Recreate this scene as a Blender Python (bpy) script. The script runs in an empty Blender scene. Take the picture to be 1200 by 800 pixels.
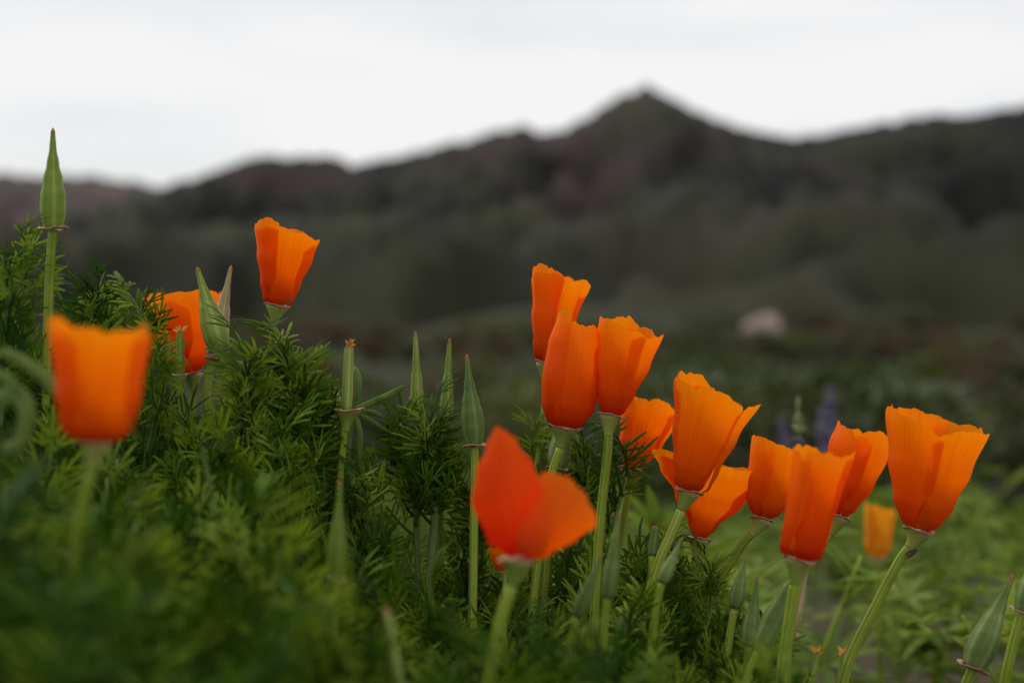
import bpy, math, random
from math import sin, cos, pi, radians, exp
from mathutils import Vector, Matrix, noise

random.seed(11)
S = bpy.context.scene
C = S.collection

# ------------------------------------------------------------------ camera
CAM_Z = 0.45
PITCH = math.atan(40 / 2333.3)
FPX = 70 / 36 * 1200
cd = bpy.data.cameras.new('camera')
cd.lens = 70; cd.sensor_width = 36; cd.clip_start = 0.02; cd.clip_end = 20000
cd.dof.use_dof = True; cd.dof.focus_distance = 0.985; cd.dof.aperture_fstop = 6.8
cam = bpy.data.objects.new('camera', cd); C.objects.link(cam)
cam.location = (0, 0, CAM_Z); cam.rotation_euler = (pi / 2 + PITCH, 0, 0)
S.camera = cam

# ------------------------------------------------------------------ sky and sun
SUN_EL, SUN_AZ = radians(52), radians(-42)      # azimuth from +Y towards +X
W = bpy.data.worlds.new('World'); S.world = W; W.use_nodes = True
nt = W.node_tree; nt.nodes.clear()
def wn(t): return nt.nodes.new(t)
sky = wn('ShaderNodeTexSky'); sky.sky_type = 'NISHITA'; sky.sun_disc = False
sky.sun_elevation = SUN_EL; sky.sun_rotation = SUN_AZ; sky.air_density = 1.0; sky.dust_density = 2.0
tc = wn('ShaderNodeTexCoord'); mp = wn('ShaderNodeMapping'); mp.inputs['Scale'].default_value = (1.3, 1.3, 5.5)
mp.inputs['Rotation'].default_value = (0, radians(9), 0)
nz = wn('ShaderNodeTexNoise'); nz.inputs['Scale'].default_value = 3.2; nz.inputs['Detail'].default_value = 4; nz.inputs['Roughness'].default_value = .45
rp = wn('ShaderNodeMapRange'); rp.inputs['From Min'].default_value = .32; rp.inputs['From Max'].default_value = .56
rp.inputs['To Min'].default_value = .68; rp.inputs['To Max'].default_value = 1.0
mx = wn('ShaderNodeMix'); mx.data_type = 'RGBA'
mx.inputs['B'].default_value = (9.1, 9.1, 9.15, 1)
bg = wn('ShaderNodeBackground'); bg.inputs['Strength'].default_value = 0.1
out = wn('ShaderNodeOutputWorld')
L = nt.links.new
L(tc.outputs['Generated'], mp.inputs['Vector']); L(mp.outputs[0], nz.inputs['Vector'])
L(nz.outputs['Fac'], rp.inputs['Value']); L(rp.outputs[0], mx.inputs['Factor'])
L(sky.outputs[0], mx.inputs['A']); L(mx.outputs['Result'], bg.inputs[0]); L(bg.outputs[0], out.inputs[0])

sl = bpy.data.lights.new('sun', 'SUN'); sl.energy = 1.5; sl.angle = radians(14); sl.color = (1, .965, .91)
sun = bpy.data.objects.new('sun', sl); C.objects.link(sun)
sd = Vector((sin(SUN_AZ) * cos(SUN_EL), cos(SUN_AZ) * cos(SUN_EL), sin(SUN_EL)))
sun.rotation_euler = sd.to_track_quat('Z', 'Y').to_euler(); sun.location = (0, 0, 30)

S.view_settings.view_transform = 'Standard'; S.view_settings.look = 'None'
S.view_settings.exposure = 0; S.view_settings.gamma = 1; S.view_settings.use_curve_mapping = False
S.render.engine = 'CYCLES'
S.cycles.use_denoising = True
S.cycles.max_bounces = 8; S.cycles.diffuse_bounces = 4; S.cycles.transmission_bounces = 5

# ------------------------------------------------------------------ helpers
def P(px, py, Y):
    """photo pixel (1200x800) at world depth Y -> world point"""
    a = (px - 600) / FPX; b = (400 - py) / FPX
    d = Vector((a, cos(PITCH) - b * sin(PITCH), sin(PITCH) + b * cos(PITCH)))
    return Vector((0, 0, CAM_Z)) + d * (Y / d.y)
def mpp(Y): return Y / FPX
def ss(a, b, x):
    t = max(0, min(1, (x - a) / (b - a))); return t * t * (3 - 2 * t)
def lerp_tab(tab, x):
    if x <= tab[0][0]: return tab[0][1]
    for (a, fa), (b, fb) in zip(tab, tab[1:]):
        if x <= b:
            t = (x - a) / (b - a)
            return fa + (fb - fa) * t
    return tab[-1][1]
def smooth_tab(tab, x):
    if x <= tab[0][0]: return tab[0][1]
    for (a, fa), (b, fb) in zip(tab, tab[1:]):
        if x <= b:
            return fa + (fb - fa) * ss(a, b, x)
    return tab[-1][1]
def n3(x, y, z=0.0): return noise.noise(Vector((x, y, z)))
def fbm(x, y, z=0, o=4):
    s = 0; a = 1
    for _ in range(o):
        s += a * n3(x, y, z); x *= 2.03; y *= 2.03; a *= .5
    return s

class Geo:
    def __init__(s): s.v = []; s.f = []; s.uv = []
    def add(s, co, uv=(0, 0)):
        s.v.append(tuple(co)); s.uv.append(uv); return len(s.v) - 1
    def grid(s, rows, uvs, wrap=False):
        idx = [[s.add(p, q) for p, q in zip(r, u)] for r, u in zip(rows, uvs)]
        n = len(idx[0])
        for a, b in zip(idx, idx[1:]):
            for j in range(n if wrap else n - 1):
                k = (j + 1) % n
                s.f.append((a[j], a[k], b[k], b[j]))
        return idx
    def sweep(s, path, radii, segs=8, ridge=0.0, cap=True):
        path = [Vector(p) for p in path]; n = len(path)
        t0 = (path[1] - path[0]).normalized()
        ref = Vector((0, 0, 1)) if abs(t0.z) < .8 else Vector((0, -1, 0))
        nrm = (ref - t0 * ref.dot(t0)).normalized()
        rows, uvs = [], []
        for i in range(n):
            t = (path[min(i + 1, n - 1)] - path[max(i - 1, 0)]).normalized()
            nrm = (nrm - t * nrm.dot(t)).normalized(); b = t.cross(nrm)
            r = radii[i] if hasattr(radii, '__len__') else radii
            row = []
            for j in range(segs):
                a = 2 * pi * j / segs
                rr = r * (1 + (ridge if j % 2 else -ridge))
                row.append(path[i] + (nrm * cos(a) + b * sin(a)) * rr)
            rows.append(row); uvs.append([(j / segs, i / (n - 1)) for j in range(segs)])
        idx = s.grid(rows, uvs, True)
        if cap:
            s.f.append(tuple(reversed(idx[0]))); s.f.append(tuple(idx[-1]))
    def strip(s, base, d, nrm, ln, wd, bend=0.0, fold=.35, prof=(.55, 1, .95, .3), uv0=0.0):
        """folded narrow blade"""
        d = d.normalized(); side = d.cross(nrm)
        if side.length < 1e-5: side = Vector((1, 0, 0))
        side.normalize(); up = side.cross(d).normalized()
        rows, uvs = [], []; n = len(prof)
        for i, w in enumerate(prof):
            t = i / (n - 1)
            c = base + d * ln * t + up * (bend * ln * t * t)
            h = wd * .5 * w
            rows.append([c - side * h + up * h * fold, c, c + side * h + up * h * fold])
            uvs.append([(0, uv0 + t), (.5, uv0 + t), (1, uv0 + t)])
        s.grid(rows, uvs)
    def mesh(s, name, smooth=True):
        me = bpy.data.meshes.new(name)
        me.from_pydata(s.v, [], s.f)
        ul = me.uv_layers.new(name='UVMap')
        li = [0] * len(me.loops); me.loops.foreach_get('vertex_index', li)
        fl = []
        for i in li: fl.extend(s.uv[i])
        ul.data.foreach_set('uv', fl)
        if smooth: me.polygons.foreach_set('use_smooth', [True] * len(me.polygons))
        me.update(); return me

def obj(name, data, mat=None, parent=None):
    o = bpy.data.objects.new(name, data); C.objects.link(o)
    if mat and data is not None and not data.materials: data.materials.append(mat)
    if parent: o.parent = parent
    return o
def thing(name, label, cat, loc=(0, 0, 0), group=None):
    o = bpy.data.objects.new(name, None); C.objects.link(o); o.location = loc
    o.empty_display_size = .01
    o['label'] = label; o['category'] = cat
    if group: o['group'] = group
    return o
def part(name, geo, mat, root, parent=None, smooth=True):
    """geometry given in world space -> child of root, in its local space"""
    off = Vector(root.location)
    geo.v = [tuple(Vector(c) - off) for c in geo.v]
    return obj(name, geo.mesh(name, smooth), mat, parent or root)
def struct(name, me, mat):
    o = obj(name, me, mat); o['kind'] = 'structure'; return o

# ------------------------------------------------------------------ materials
def new_mat(name):
    m = bpy.data.materials.new(name); m.use_nodes = True
    m.node_tree.nodes.clear(); return m
class N:
    def __init__(s, m): s.t = m.node_tree
    def n(s, typ, **kw):
        x = s.t.nodes.new(typ)
        for k, v in kw.items():
            if k.startswith('_'): setattr(x, k[1:], v)
            else: x.inputs[k.replace('__', ' ')].default_value = v
        return x
    def l(s, a, b): s.t.links.new(a, b)
    def ramp(s, fac, stops):
        r = s.n('ShaderNodeValToRGB'); e = r.color_ramp.elements
        while len(e) > 1: e.remove(e[-1])
        e[0].position = stops[0][0]; e[0].color = (*stops[0][1], 1)
        for p, c in stops[1:]:
            k = e.new(p); k.color = (*c, 1)
        if fac is not None: s.l(fac, r.inputs[0])
        return r
    def mix(s, fac, a, b, blend='MIX'):
        m = s.n('ShaderNodeMix', _data_type='RGBA', _blend_type=blend)
        for v, k in ((fac, 'Factor'), (a, 'A'), (b, 'B')):
            if hasattr(v, 'links'): s.l(v, m.inputs[k])
            elif isinstance(v, tuple): m.inputs[k].default_value = (*v, 1)
            else: m.inputs[k].default_value = v
        return m.outputs['Result']

def leafy(name, stops, trans=.35, rough=.5, spec=.15, vary=.35, uvgrad=None, stripes=0, bump=0.0, nscale=60, tint=(1.15, 1.1, .7), sheen=0):
    """diffuse + gloss + translucency, colour by noise and by object, optional gradient along UV v"""
    m = new_mat(name); k = N(m)
    tcx = k.n('ShaderNodeTexCoord'); nzx = k.n('ShaderNodeTexNoise', Scale=nscale, Detail=3.0)
    k.l(tcx.outputs['Object'], nzx.inputs['Vector'])
    oi = k.n('ShaderNodeObjectInfo')
    ad = k.n('ShaderNodeMath', _operation='MULTIPLY_ADD'); k.l(oi.outputs['Random'], ad.inputs[0]); ad.inputs[1].default_value = vary
    k.l(nzx.outputs['Fac'], ad.inputs[2])
    sb = k.n('ShaderNodeMath', _operation='SUBTRACT'); k.l(ad.outputs[0], sb.inputs[0]); sb.inputs[1].default_value = vary * .5
    col = k.ramp(sb.outputs[0], stops).outputs[0]
    if uvgrad:
        uv = k.n('ShaderNodeSeparateXYZ'); k.l(tcx.outputs['UV'], uv.inputs[0])
        for (a, b, c) in uvgrad:          # between v=a and v=b goes to colour c
            mr = k.n('ShaderNodeMapRange'); mr.inputs['From Min'].default_value = a; mr.inputs['From Max'].default_value = b
            k.l(uv.outputs['Y'], mr.inputs['Value'])
            col = k.mix(mr.outputs[0], col, c)
    if stripes:                            # pale ribs running along a stem or pod
        us = k.n('ShaderNodeSeparateXYZ'); k.l(tcx.outputs['UV'], us.inputs[0])
        m1 = k.n('ShaderNodeMath', _operation='MULTIPLY'); k.l(us.outputs['X'], m1.inputs[0]); m1.inputs[1].default_value = 2 * pi * stripes
        m2 = k.n('ShaderNodeMath', _operation='SINE'); k.l(m1.outputs[0], m2.inputs[0])
        rr = k.ramp(m2.outputs[0], [(.0, (.82, .86, .8)), (.6, (1, 1, 1)), (1, (1.45, 1.3, 1.5))])
        col = k.mix(1.0, col, rr.outputs[0], 'MULTIPLY')
    pr = k.n('ShaderNodeBsdfPrincipled', Roughness=rough); pr.inputs['Specular IOR Level'].default_value = spec
    if sheen: pr.inputs['Sheen Weight'].default_value = sheen; pr.inputs['Sheen Roughness'].default_value = .4
    k.l(col, pr.inputs['Base Color'])
    o = k.n('ShaderNodeOutputMaterial')
    if bump:
        bp = k.n('ShaderNodeBump', Strength=bump, Distance=.001)
        nb = k.n('ShaderNodeTexNoise', Scale=nscale * 12, Detail=2.0); k.l(tcx.outputs['Object'], nb.inputs['Vector'])
        k.l(nb.outputs['Fac'], bp.inputs['Height']); k.l(bp.outputs[0], pr.inputs['Normal'])
    if trans:
        tr = k.n('ShaderNodeBsdfTranslucent'); k.l(k.mix(1.0, col, tint, 'MULTIPLY'), tr.inputs['Color'])
        ms = k.n('ShaderNodeMixShader', Fac=trans); k.l(pr.outputs[0], ms.inputs[1]); k.l(tr.outputs[0], ms.inputs[2]); k.l(ms.outputs[0], o.inputs[0])
    else: k.l(pr.outputs[0], o.inputs[0])
    return m

def petal_mat(name='petal_orange', gs=1.0):
    m = new_mat(name); k = N(m)
    tcx = k.n('ShaderNodeTexCoord'); sp = k.n('ShaderNodeSeparateXYZ'); k.l(tcx.outputs['UV'], sp.inputs[0])
    mp_ = k.n('ShaderNodeMapping'); mp_.inputs['Scale'].default_value = (46, 1.0, 1); k.l(tcx.outputs['UV'], mp_.inputs['Vector'])
    oi = k.n('ShaderNodeObjectInfo')
    v4 = k.n('ShaderNodeTexNoise', _noise_dimensions='4D', Scale=1.0, Detail=4.0, Roughness=.6)
    k.l(mp_.outputs[0], v4.inputs['Vector']); 
    wm = k.n('ShaderNodeMath', _operation='MULTIPLY'); k.l(oi.outputs['Random'], wm.inputs[0]); wm.inputs[1].default_value = 37; k.l(wm.outputs[0], v4.inputs['W'])
    base = k.ramp(sp.outputs['Y'], [(0, (.45, .030 * gs, .0)), (.12, (.74, .082 * gs, .0)), (.38, (.92, .150 * gs, .0)), (.8, (.97, .215 * gs, .0005)), (1, (.98, .275 * gs, .002))])
    st = k.ramp(v4.outputs['Fac'], [(.3, (.92, .82, .8)), (.5, (1, 1, 1)), (.72, (1.0, 1.12, 1.1))])
    col = k.mix(1.0, base.outputs[0], st.outputs[0], 'MULTIPLY')
    # a few dark specks and bruised spots
    sv = k.n('ShaderNodeTexNoise', Scale=9.0, Detail=5.0, Roughness=.7); k.l(tcx.outputs['UV'], sv.inputs['Vector'])
    sr = k.n('ShaderNodeMapRange'); sr.inputs['From Min'].default_value = .70; sr.inputs['From Max'].default_value = .80; sr.inputs['To Max'].default_value = .45
    k.l(sv.outputs['Fac'], sr.inputs['Value'])
    col = k.mix(sr.outputs[0], col, (.5, .07, .004))
    hv = k.n('ShaderNodeHueSaturation'); k.l(col, hv.inputs['Color'])
    hm = k.n('ShaderNodeMapRange'); hm.inputs['To Min'].default_value = .494; hm.inputs['To Max'].default_value = .506
    k.l(oi.outputs['Random'], hm.inputs['Value']); k.l(hm.outputs[0], hv.inputs['Hue'])
    col = hv.outputs[0]
    bp = k.n('ShaderNodeBump', Strength=.22, Distance=.0006); k.l(v4.outputs['Fac'], bp.inputs['Height'])
    pr = k.n('ShaderNodeBsdfPrincipled', Roughness=.5); pr.inputs['Specular IOR Level'].default_value = .12
    k.l(col, pr.inputs['Base Color']); k.l(bp.outputs[0], pr.inputs['Normal'])
    tr = k.n('ShaderNodeBsdfTranslucent'); k.l(k.mix(1.0, col, (1.0, 1.0, .6), 'MULTIPLY'), tr.inputs['Color']); k.l(bp.outputs[0], tr.inputs['Normal'])
    ms = k.n('ShaderNodeMixShader', Fac=.56); o = k.n('ShaderNodeOutputMaterial')
    k.l(pr.outputs[0], ms.inputs[1]); k.l(tr.outputs[0], ms.inputs[2]); k.l(ms.outputs[0], o.inputs[0])
    return m

M = {}
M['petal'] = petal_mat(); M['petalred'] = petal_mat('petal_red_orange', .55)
M['leaf'] = leafy('feathery_leaf', [(.2, (.022, .058, .004)), (.5, (.064, .135, .008)), (.82, (.195, .270, .024))], trans=.33, rough=.55, spec=.07, vary=.7, nscale=35)
M['stem'] = leafy('stem_green', [(.3, (.18, .26, .02)), (.6, (.29, .38, .045)), (.8, (.36, .42, .08))], stripes=6, trans=.15, rough=.45, vary=.3, bump=.2, nscale=40)
M['tuftstem'] = leafy('tuft_stem', [(.3, (.07, .13, .03)), (.7, (.17, .24, .07))], trans=.1, rough=.5, vary=.3, bump=.2, nscale=40)
M['recept'] = leafy('receptacle_green', [(.3, (.25, .33, .055)), (.7, (.38, .43, .10))], trans=.15, rough=.5, vary=.3, nscale=50, uvgrad=[(.8, 1, (.48, .38, .18))])
M['collar'] = leafy('collar_pink', [(.3, (.50, .32, .20)), (.5, (.62, .46, .33)), (.7, (.55, .32, .22))], trans=.3, rough=.5, vary=.3, nscale=90, tint=(1.05, .9, .8))
M['pod'] = leafy('pod_green', stripes=5, stops=[(.3, (.15, .23, .03)), (.55, (.23, .32, .055)), (.75, (.32, .39, .10))], trans=.08, rough=.5, vary=.35, bump=.2, nscale=50, uvgrad=[(.90, 1.0, (.32, .10, .05))])
M['podgrey'] = leafy('pod_bloom', stripes=5, stops=[(.3, (.10, .165, .04)), (.55, (.16, .24, .065)), (.75, (.24, .32, .11))], trans=.08, rough=.55, vary=.3, bump=.2, nscale=50, uvgrad=[(.90, 1.0, (.38, .08, .06))])
M['podtan'] = leafy('pod_tan', stripes=5, stops=[(.3, (.34, .28, .13)), (.55, (.46, .38, .20)), (.75, (.36, .33, .14))], trans=.1, rough=.6, vary=.3, bump=.3, nscale=60, uvgrad=[(.88, 1.0, (.40, .16, .07))])
M['withered'] = leafy('withered_stamens', [(.3, (.55, .22, .03)), (.7, (.75, .42, .08))], trans=.25, rough=.7, vary=.2, nscale=300)
M['dry'] = leafy('dry_brown', [(.3, (.06, .035, .02)), (.7, (.18, .11, .07))], trans=.1, rough=.8, vary=.2, nscale=300)
M['fuzzy'] = leafy('downy_leaf', [(.3, (.11, .19, .035)), (.5, (.16, .25, .05)), (.75, (.23, .31, .09))], trans=.3, rough=.7, spec=.15, vary=.3, bump=.4, nscale=60, sheen=.35)
M['lupine'] = leafy('lupine_leaf', [(.25, (.10, .16, .025)), (.5, (.17, .25, .045)), (.8, (.27, .34, .08))], trans=.42, rough=.6, spec=.06, vary=.5, nscale=25)
M['purple'] = leafy('lupine_blossom', [(.3, (.12, .105, .17)), (.7, (.22, .19, .28))], trans=.3, rough=.6, vary=.3, nscale=60, tint=(1, .95, 1.1))
M['spikegreen'] = leafy('lupine_spike_green', [(.3, (.22, .27, .10)), (.7, (.38, .38, .18))], trans=.25, rough=.6, vary=.2, nscale=80)
M['grass'] = leafy('ground_herbs', [(.25, (.050, .085, .018)), (.5, (.11, .16, .03)), (.8, (.19, .21, .06))], trans=.35, rough=.6, spec=.06, vary=0, nscale=3.5)
M['yellow'] = leafy('petal_yellow', [(.3, (.80, .30, .01)), (.7, (.85, .42, .02))], trans=.5, rough=.5, vary=.2, nscale=40, tint=(1, .95, .6))
def bush_mat(n, a, b): return leafy(n, [(.25, a), (.75, b)], trans=.25, rough=.6, spec=.2, vary=.4, nscale=2.5)
M['bush0'] = bush_mat('scrub_dark_green', (.028, .042, .014), (.075, .095, .030))
M['bush1'] = bush_mat('scrub_olive', (.065, .085, .020), (.14, .155, .045))
M['bush2'] = bush_mat('scrub_dry_brown', (.050, .035, .018), (.10, .072, .04))
M['wood'] = leafy('scrub_wood', [(.3, (.05, .038, .028)), (.7, (.10, .08, .06))], trans=0, rough=.9, vary=.2, nscale=20)

def ground_mat():
    m = new_mat('ground_soil'); k = N(m)
    tcx = k.n('ShaderNodeTexCoord')
    a = k.n('ShaderNodeTexNoise', Scale=.22, Detail=6.0, Roughness=.6); k.l(tcx.outputs['Object'], a.inputs['Vector'])
    b = k.n('ShaderNodeTexNoise', Scale=38.0, Detail=8.0, Roughness=.65); k.l(tcx.outputs['Object'], b.inputs['Vector'])
    c = k.n('ShaderNodeTexNoise', Scale=.018, Detail=5.0, Roughness=.55); k.l(tcx.outputs['Object'], c.inputs['Vector'])
    soil = k.ramp(b.outputs['Fac'], [(.3, (.045, .032, .022)), (.5, (.10, .072, .05)), (.72, (.17, .13, .09))]).outputs[0]
    veg = k.ramp(b.outputs['Fac'], [(.3, (.022, .034, .012)), (.7, (.055, .075, .024))]).outputs[0]
    f1 = k.ramp(a.outputs['Fac'], [(.44, (0, 0, 0)), (.56, (1, 1, 1))]).outputs[0]
    col = k.mix(f1, soil, veg)
    scrub = k.ramp(c.outputs['Fac'], [(.38, (.014, .017, .008)), (.5, (.024, .027, .011)), (.62, (.034, .029, .016))]).outputs[0]
    xyz = k.n('ShaderNodeSeparateXYZ'); k.l(tcx.outputs['Object'], xyz.inputs[0])
    cov = k.n('ShaderNodeMapRange'); cov.inputs['From Min'].default_value = 7; cov.inputs['From Max'].default_value = 24; cov.inputs['To Max'].default_value = .92
    k.l(xyz.outputs['Y'], cov.inputs['Value'])
    col = k.mix(cov.outputs[0], col, scrub)
    bp = k.n('ShaderNodeBump', Strength=.8, Distance=.02); k.l(b.outputs['Fac'], bp.inputs['Height'])
    pr = k.n('ShaderNodeBsdfPrincipled', Roughness=.95); pr.inputs['Specular IOR Level'].default_value = .1
    k.l(col, pr.inputs['Base Color']); k.l(bp.outputs[0], pr.inputs['Normal'])
    o = k.n('ShaderNodeOutputMaterial'); k.l(pr.outputs[0], o.inputs[0]); return m
def mountain_mat(name, stops, patch, rock, foot):
    m = new_mat(name); k = N(m)
    tcx = k.n('ShaderNodeTexCoord')
    a = k.n('ShaderNodeTexNoise', Scale=.0055, Detail=7.0, Roughness=.62); k.l(tcx.outputs['Object'], a.inputs['Vector'])
    b = k.n('ShaderNodeTexNoise', Scale=.0028, Detail=4.0, Roughness=.5); k.l(tcx.outputs['Object'], b.inputs['Vector'])
    d = k.n('ShaderNodeTexNoise', Scale=.05, Detail=5.0, Roughness=.7); k.l(tcx.outputs['Object'], d.inputs['Vector'])
    col = k.ramp(a.outputs['Fac'], stops).outputs[0]
    f = k.ramp(b.outputs['Fac'], [(.47, (0, 0, 0)), (.62, (.85, .85, .85))]).outputs[0]
    col = k.mix(f, col, patch)
    g = k.ramp(d.outputs['Fac'], [(.56, (0, 0, 0)), (.70, (.6, .6, .6))]).outputs[0]
    col = k.mix(g, col, rock)
    xyz = k.n('ShaderNodeSeparateXYZ'); k.l(tcx.outputs['Object'], xyz.inputs[0])
    low = k.n('ShaderNodeMapRange'); low.inputs['From Min'].default_value = 5; low.inputs['From Max'].default_value = 120; low.inputs['To Min'].default_value = .85; low.inputs['To Max'].default_value = 0
    k.l(xyz.outputs['Z'], low.inputs['Value']); col = k.mix(low.outputs[0], col, foot)
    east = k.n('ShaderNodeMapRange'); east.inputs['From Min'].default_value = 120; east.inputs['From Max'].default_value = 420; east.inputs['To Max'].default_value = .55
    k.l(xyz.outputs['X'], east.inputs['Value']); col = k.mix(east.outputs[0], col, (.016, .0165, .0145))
    pr = k.n('ShaderNodeBsdfPrincipled', Roughness=.95); pr.inputs['Specular IOR Level'].default_value = .05
    k.l(col, pr.inputs['Base Color'])
    o = k.n('ShaderNodeOutputMaterial'); k.l(pr.outputs[0], o.inputs[0]); return m
M['ground'] = ground_mat()
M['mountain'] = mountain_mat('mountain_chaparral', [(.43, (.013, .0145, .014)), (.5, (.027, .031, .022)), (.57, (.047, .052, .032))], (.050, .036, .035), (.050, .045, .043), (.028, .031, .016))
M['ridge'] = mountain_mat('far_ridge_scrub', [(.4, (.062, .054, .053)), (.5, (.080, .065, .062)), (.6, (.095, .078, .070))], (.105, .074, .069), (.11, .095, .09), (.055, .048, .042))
def rock_mat():
    m = new_mat('pale_rock'); k = N(m); tcx = k.n('ShaderNodeTexCoord')
    a = k.n('ShaderNodeTexNoise', Scale=3.0, Detail=8.0, Roughness=.65); k.l(tcx.outputs['Object'], a.inputs['Vector'])
    col = k.ramp(a.outputs['Fac'], [(.3, (.18, .13, .11)), (.5, (.33, .25, .215)), (.7, (.45, .36, .31))]).outputs[0]
    bp = k.n('ShaderNodeBump', Strength=.6, Distance=.08); k.l(a.outputs['Fac'], bp.inputs['Height'])
    pr = k.n('ShaderNodeBsdfPrincipled', Roughness=.9); k.l(col, pr.inputs['Base Color']); k.l(bp.outputs[0], pr.inputs['Normal'])
    o = k.n('ShaderNodeOutputMaterial'); k.l(pr.outputs[0], o.inputs[0]); return m
M['rock'] = rock_mat()

# ------------------------------------------------------------------ ground: a planted bank on the left, a plain rising to the hills
TUFT_H = 0.108
CREST = [(-900, 250), (-300, 270), (0, 345), (60, 362), (130, 400), (180, 450), (240, 462), (300, 432), (345, 430), (375, 470), (405, 625), (600, 650), (700, 635), (760, 620), (815, 632), (850, 690),
         (900, 770), (980, 860), (1150, 960), (1500, 1100)]
FRONT = [(-400, 545), (0, 590), (100, 630), (200, 650), (300, 680), (400, 730), (500, 765), (600, 775), (700, 765), (780, 780), (850, 830), (950, 900), (1200, 1100), (1600, 1300)]
def z_top(X, Y):
    px = 600 + X * FPX / 1.0
    z = CAM_Z + (440 - smooth_tab(CREST, px)) / FPX
    if Y < 1.0:
        zf = CAM_Z + (440 - smooth_tab(FRONT, 600 + X * FPX / .72)) * .72 / FPX
        z = z + (zf - z) * min(1, (1.0 - Y) / .28)
        if Y < .72: z -= .06 * (.72 - Y)
    if Y > 1.08: z -= .75 * (Y - 1.08)
    return z
FAR = [(-40, 0), (0, .0), (1.2, .06), (2.2, .12), (5, .06), (12, .0), (25, .15), (60, 1.0), (150, 3.6), (250, 5), (600, 6), (1000, 6), (7000, 6)]
def z_ground(X, Y):
    n = .03 * fbm(X * 1.3, Y * 1.3) * ss(0, 2, Y)
    n += min(Y * .004, 1.5) * fbm(X * .05, Y * .05, 3) * ss(4, 30, Y)
    zf = lerp_tab(FAR, Y) + n
    if abs(X) < 3 and -1 < Y < 3:
        zb = z_top(X, Y) - TUFT_H + .006 * n3(X * 30, Y * 30)
        zf = max(zf, min(zb, .75))
    return zf
def build_ground():
    g = Geo(); ys = []
    y = -40.0
    while y < -.3: ys.append(y); y += max(.06, -y * .18)
    y = -.3
    while y < 1.8: ys.append(y); y += .025
    while y < 7000: ys.append(y); y *= 1.045
    n = 220; rows, uvs = [], []
    for y in ys:
        half = max(3.0, abs(y) * .9 + 2)
        row = []
        for j in range(n + 1):
            s = j / n * 2 - 1
            x = half * (.22 * s + .78 * s * abs(s) ** 2.2)
            row.append((x, y, z_ground(x, y)))
        rows.append(row); uvs.append([(0, 0)] * (n + 1))
    g.grid(rows, uvs); return struct('ground', g.mesh('ground'), M['ground'])
build_ground()

# ------------------------------------------------------------------ mountains
RIDGE = [(-900, 410), (-300, 400), (-100, 385), (40, 345), (130, 270), (185, 230), (225, 214), (262, 203), (300, 187), (345, 186), (385, 188), (415, 197), (470, 187), (520, 174), (560, 163), (590, 155), (615, 152),
         (640, 158), (665, 154), (700, 134), (732, 114), (760, 102), (785, 116), (830, 139), (880, 157), (930, 166), (975, 159), (1040, 147), (1100, 137),
         (1140, 139), (1175, 130), (1230, 126), (1400, 150), (1700, 120), (2200, 190)]
RIDGE2 = [(-1500, 260), (-600, 190), (-100, 200), (0, 207), (60, 211), (110, 209), (150, 217), (190, 224), (260, 236), (400, 250), (900, 300), (2000, 320)]
def build_mountain(name, tab, Yc, Y0, Y1, mat, seed, amp):
    g = Geo(); nx, ny = 560, 130; rows, uvs = [], []
    for i in range(ny + 1):
        Y = Y0 + (Yc - Y0) * (i / 100) ** 1.5 if i <= 100 else Yc + (Y1 - Yc) * (i - 100) / (ny - 100); row = []
        for j in range(nx + 1):
            px = -1200 + 3600 * j / nx
            X = (px - 600) / FPX * (Yc * .55 + Y * .45)
            pxc = 600 + X / Yc * FPX
            zc = CAM_Z + (444 - lerp_tab(tab, pxc) + 5.0 * fbm(pxc * .06, seed, 0, 5)) / FPX * Yc
            z0 = lerp_tab(FAR, Y0) - 3
            if Y <= Yc: f = ((Y - Y0) / (Yc - Y0)); prof = .35 * f + .65 * f ** 1.5
            else: f = (Y - Yc) / (Y1 - Yc); prof = 1 - .9 * f
            spur = -abs(fbm(X * .0042 + .3 * seed, Y * .0017, seed, 5)) * 1.15
            w = ss(0, .18, prof) * (1 - ss(.80, .97, prof))
            z = z0 + (zc - z0) * prof + spur * amp * min(1, max(0, zc - z0) / 240) * w * (1 if Y <= Yc else .4)
            z += 12 * fbm(X * .008, Y * .004, seed + 9) * (1 - ss(.1, .5, prof)) * ss(Y0 + 20, Y0 + 450, Y)
            row.append((X, Y, z))
        rows.append(row); uvs.append([(0, 0)] * (nx + 1))
    g.grid(rows, uvs); struct(name, g.mesh(name), mat)
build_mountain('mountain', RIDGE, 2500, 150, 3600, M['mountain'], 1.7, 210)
build_mountain('distant_ridge', RIDGE2, 4200, 700, 5600, M['ridge'], 5.1, 230)

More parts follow.
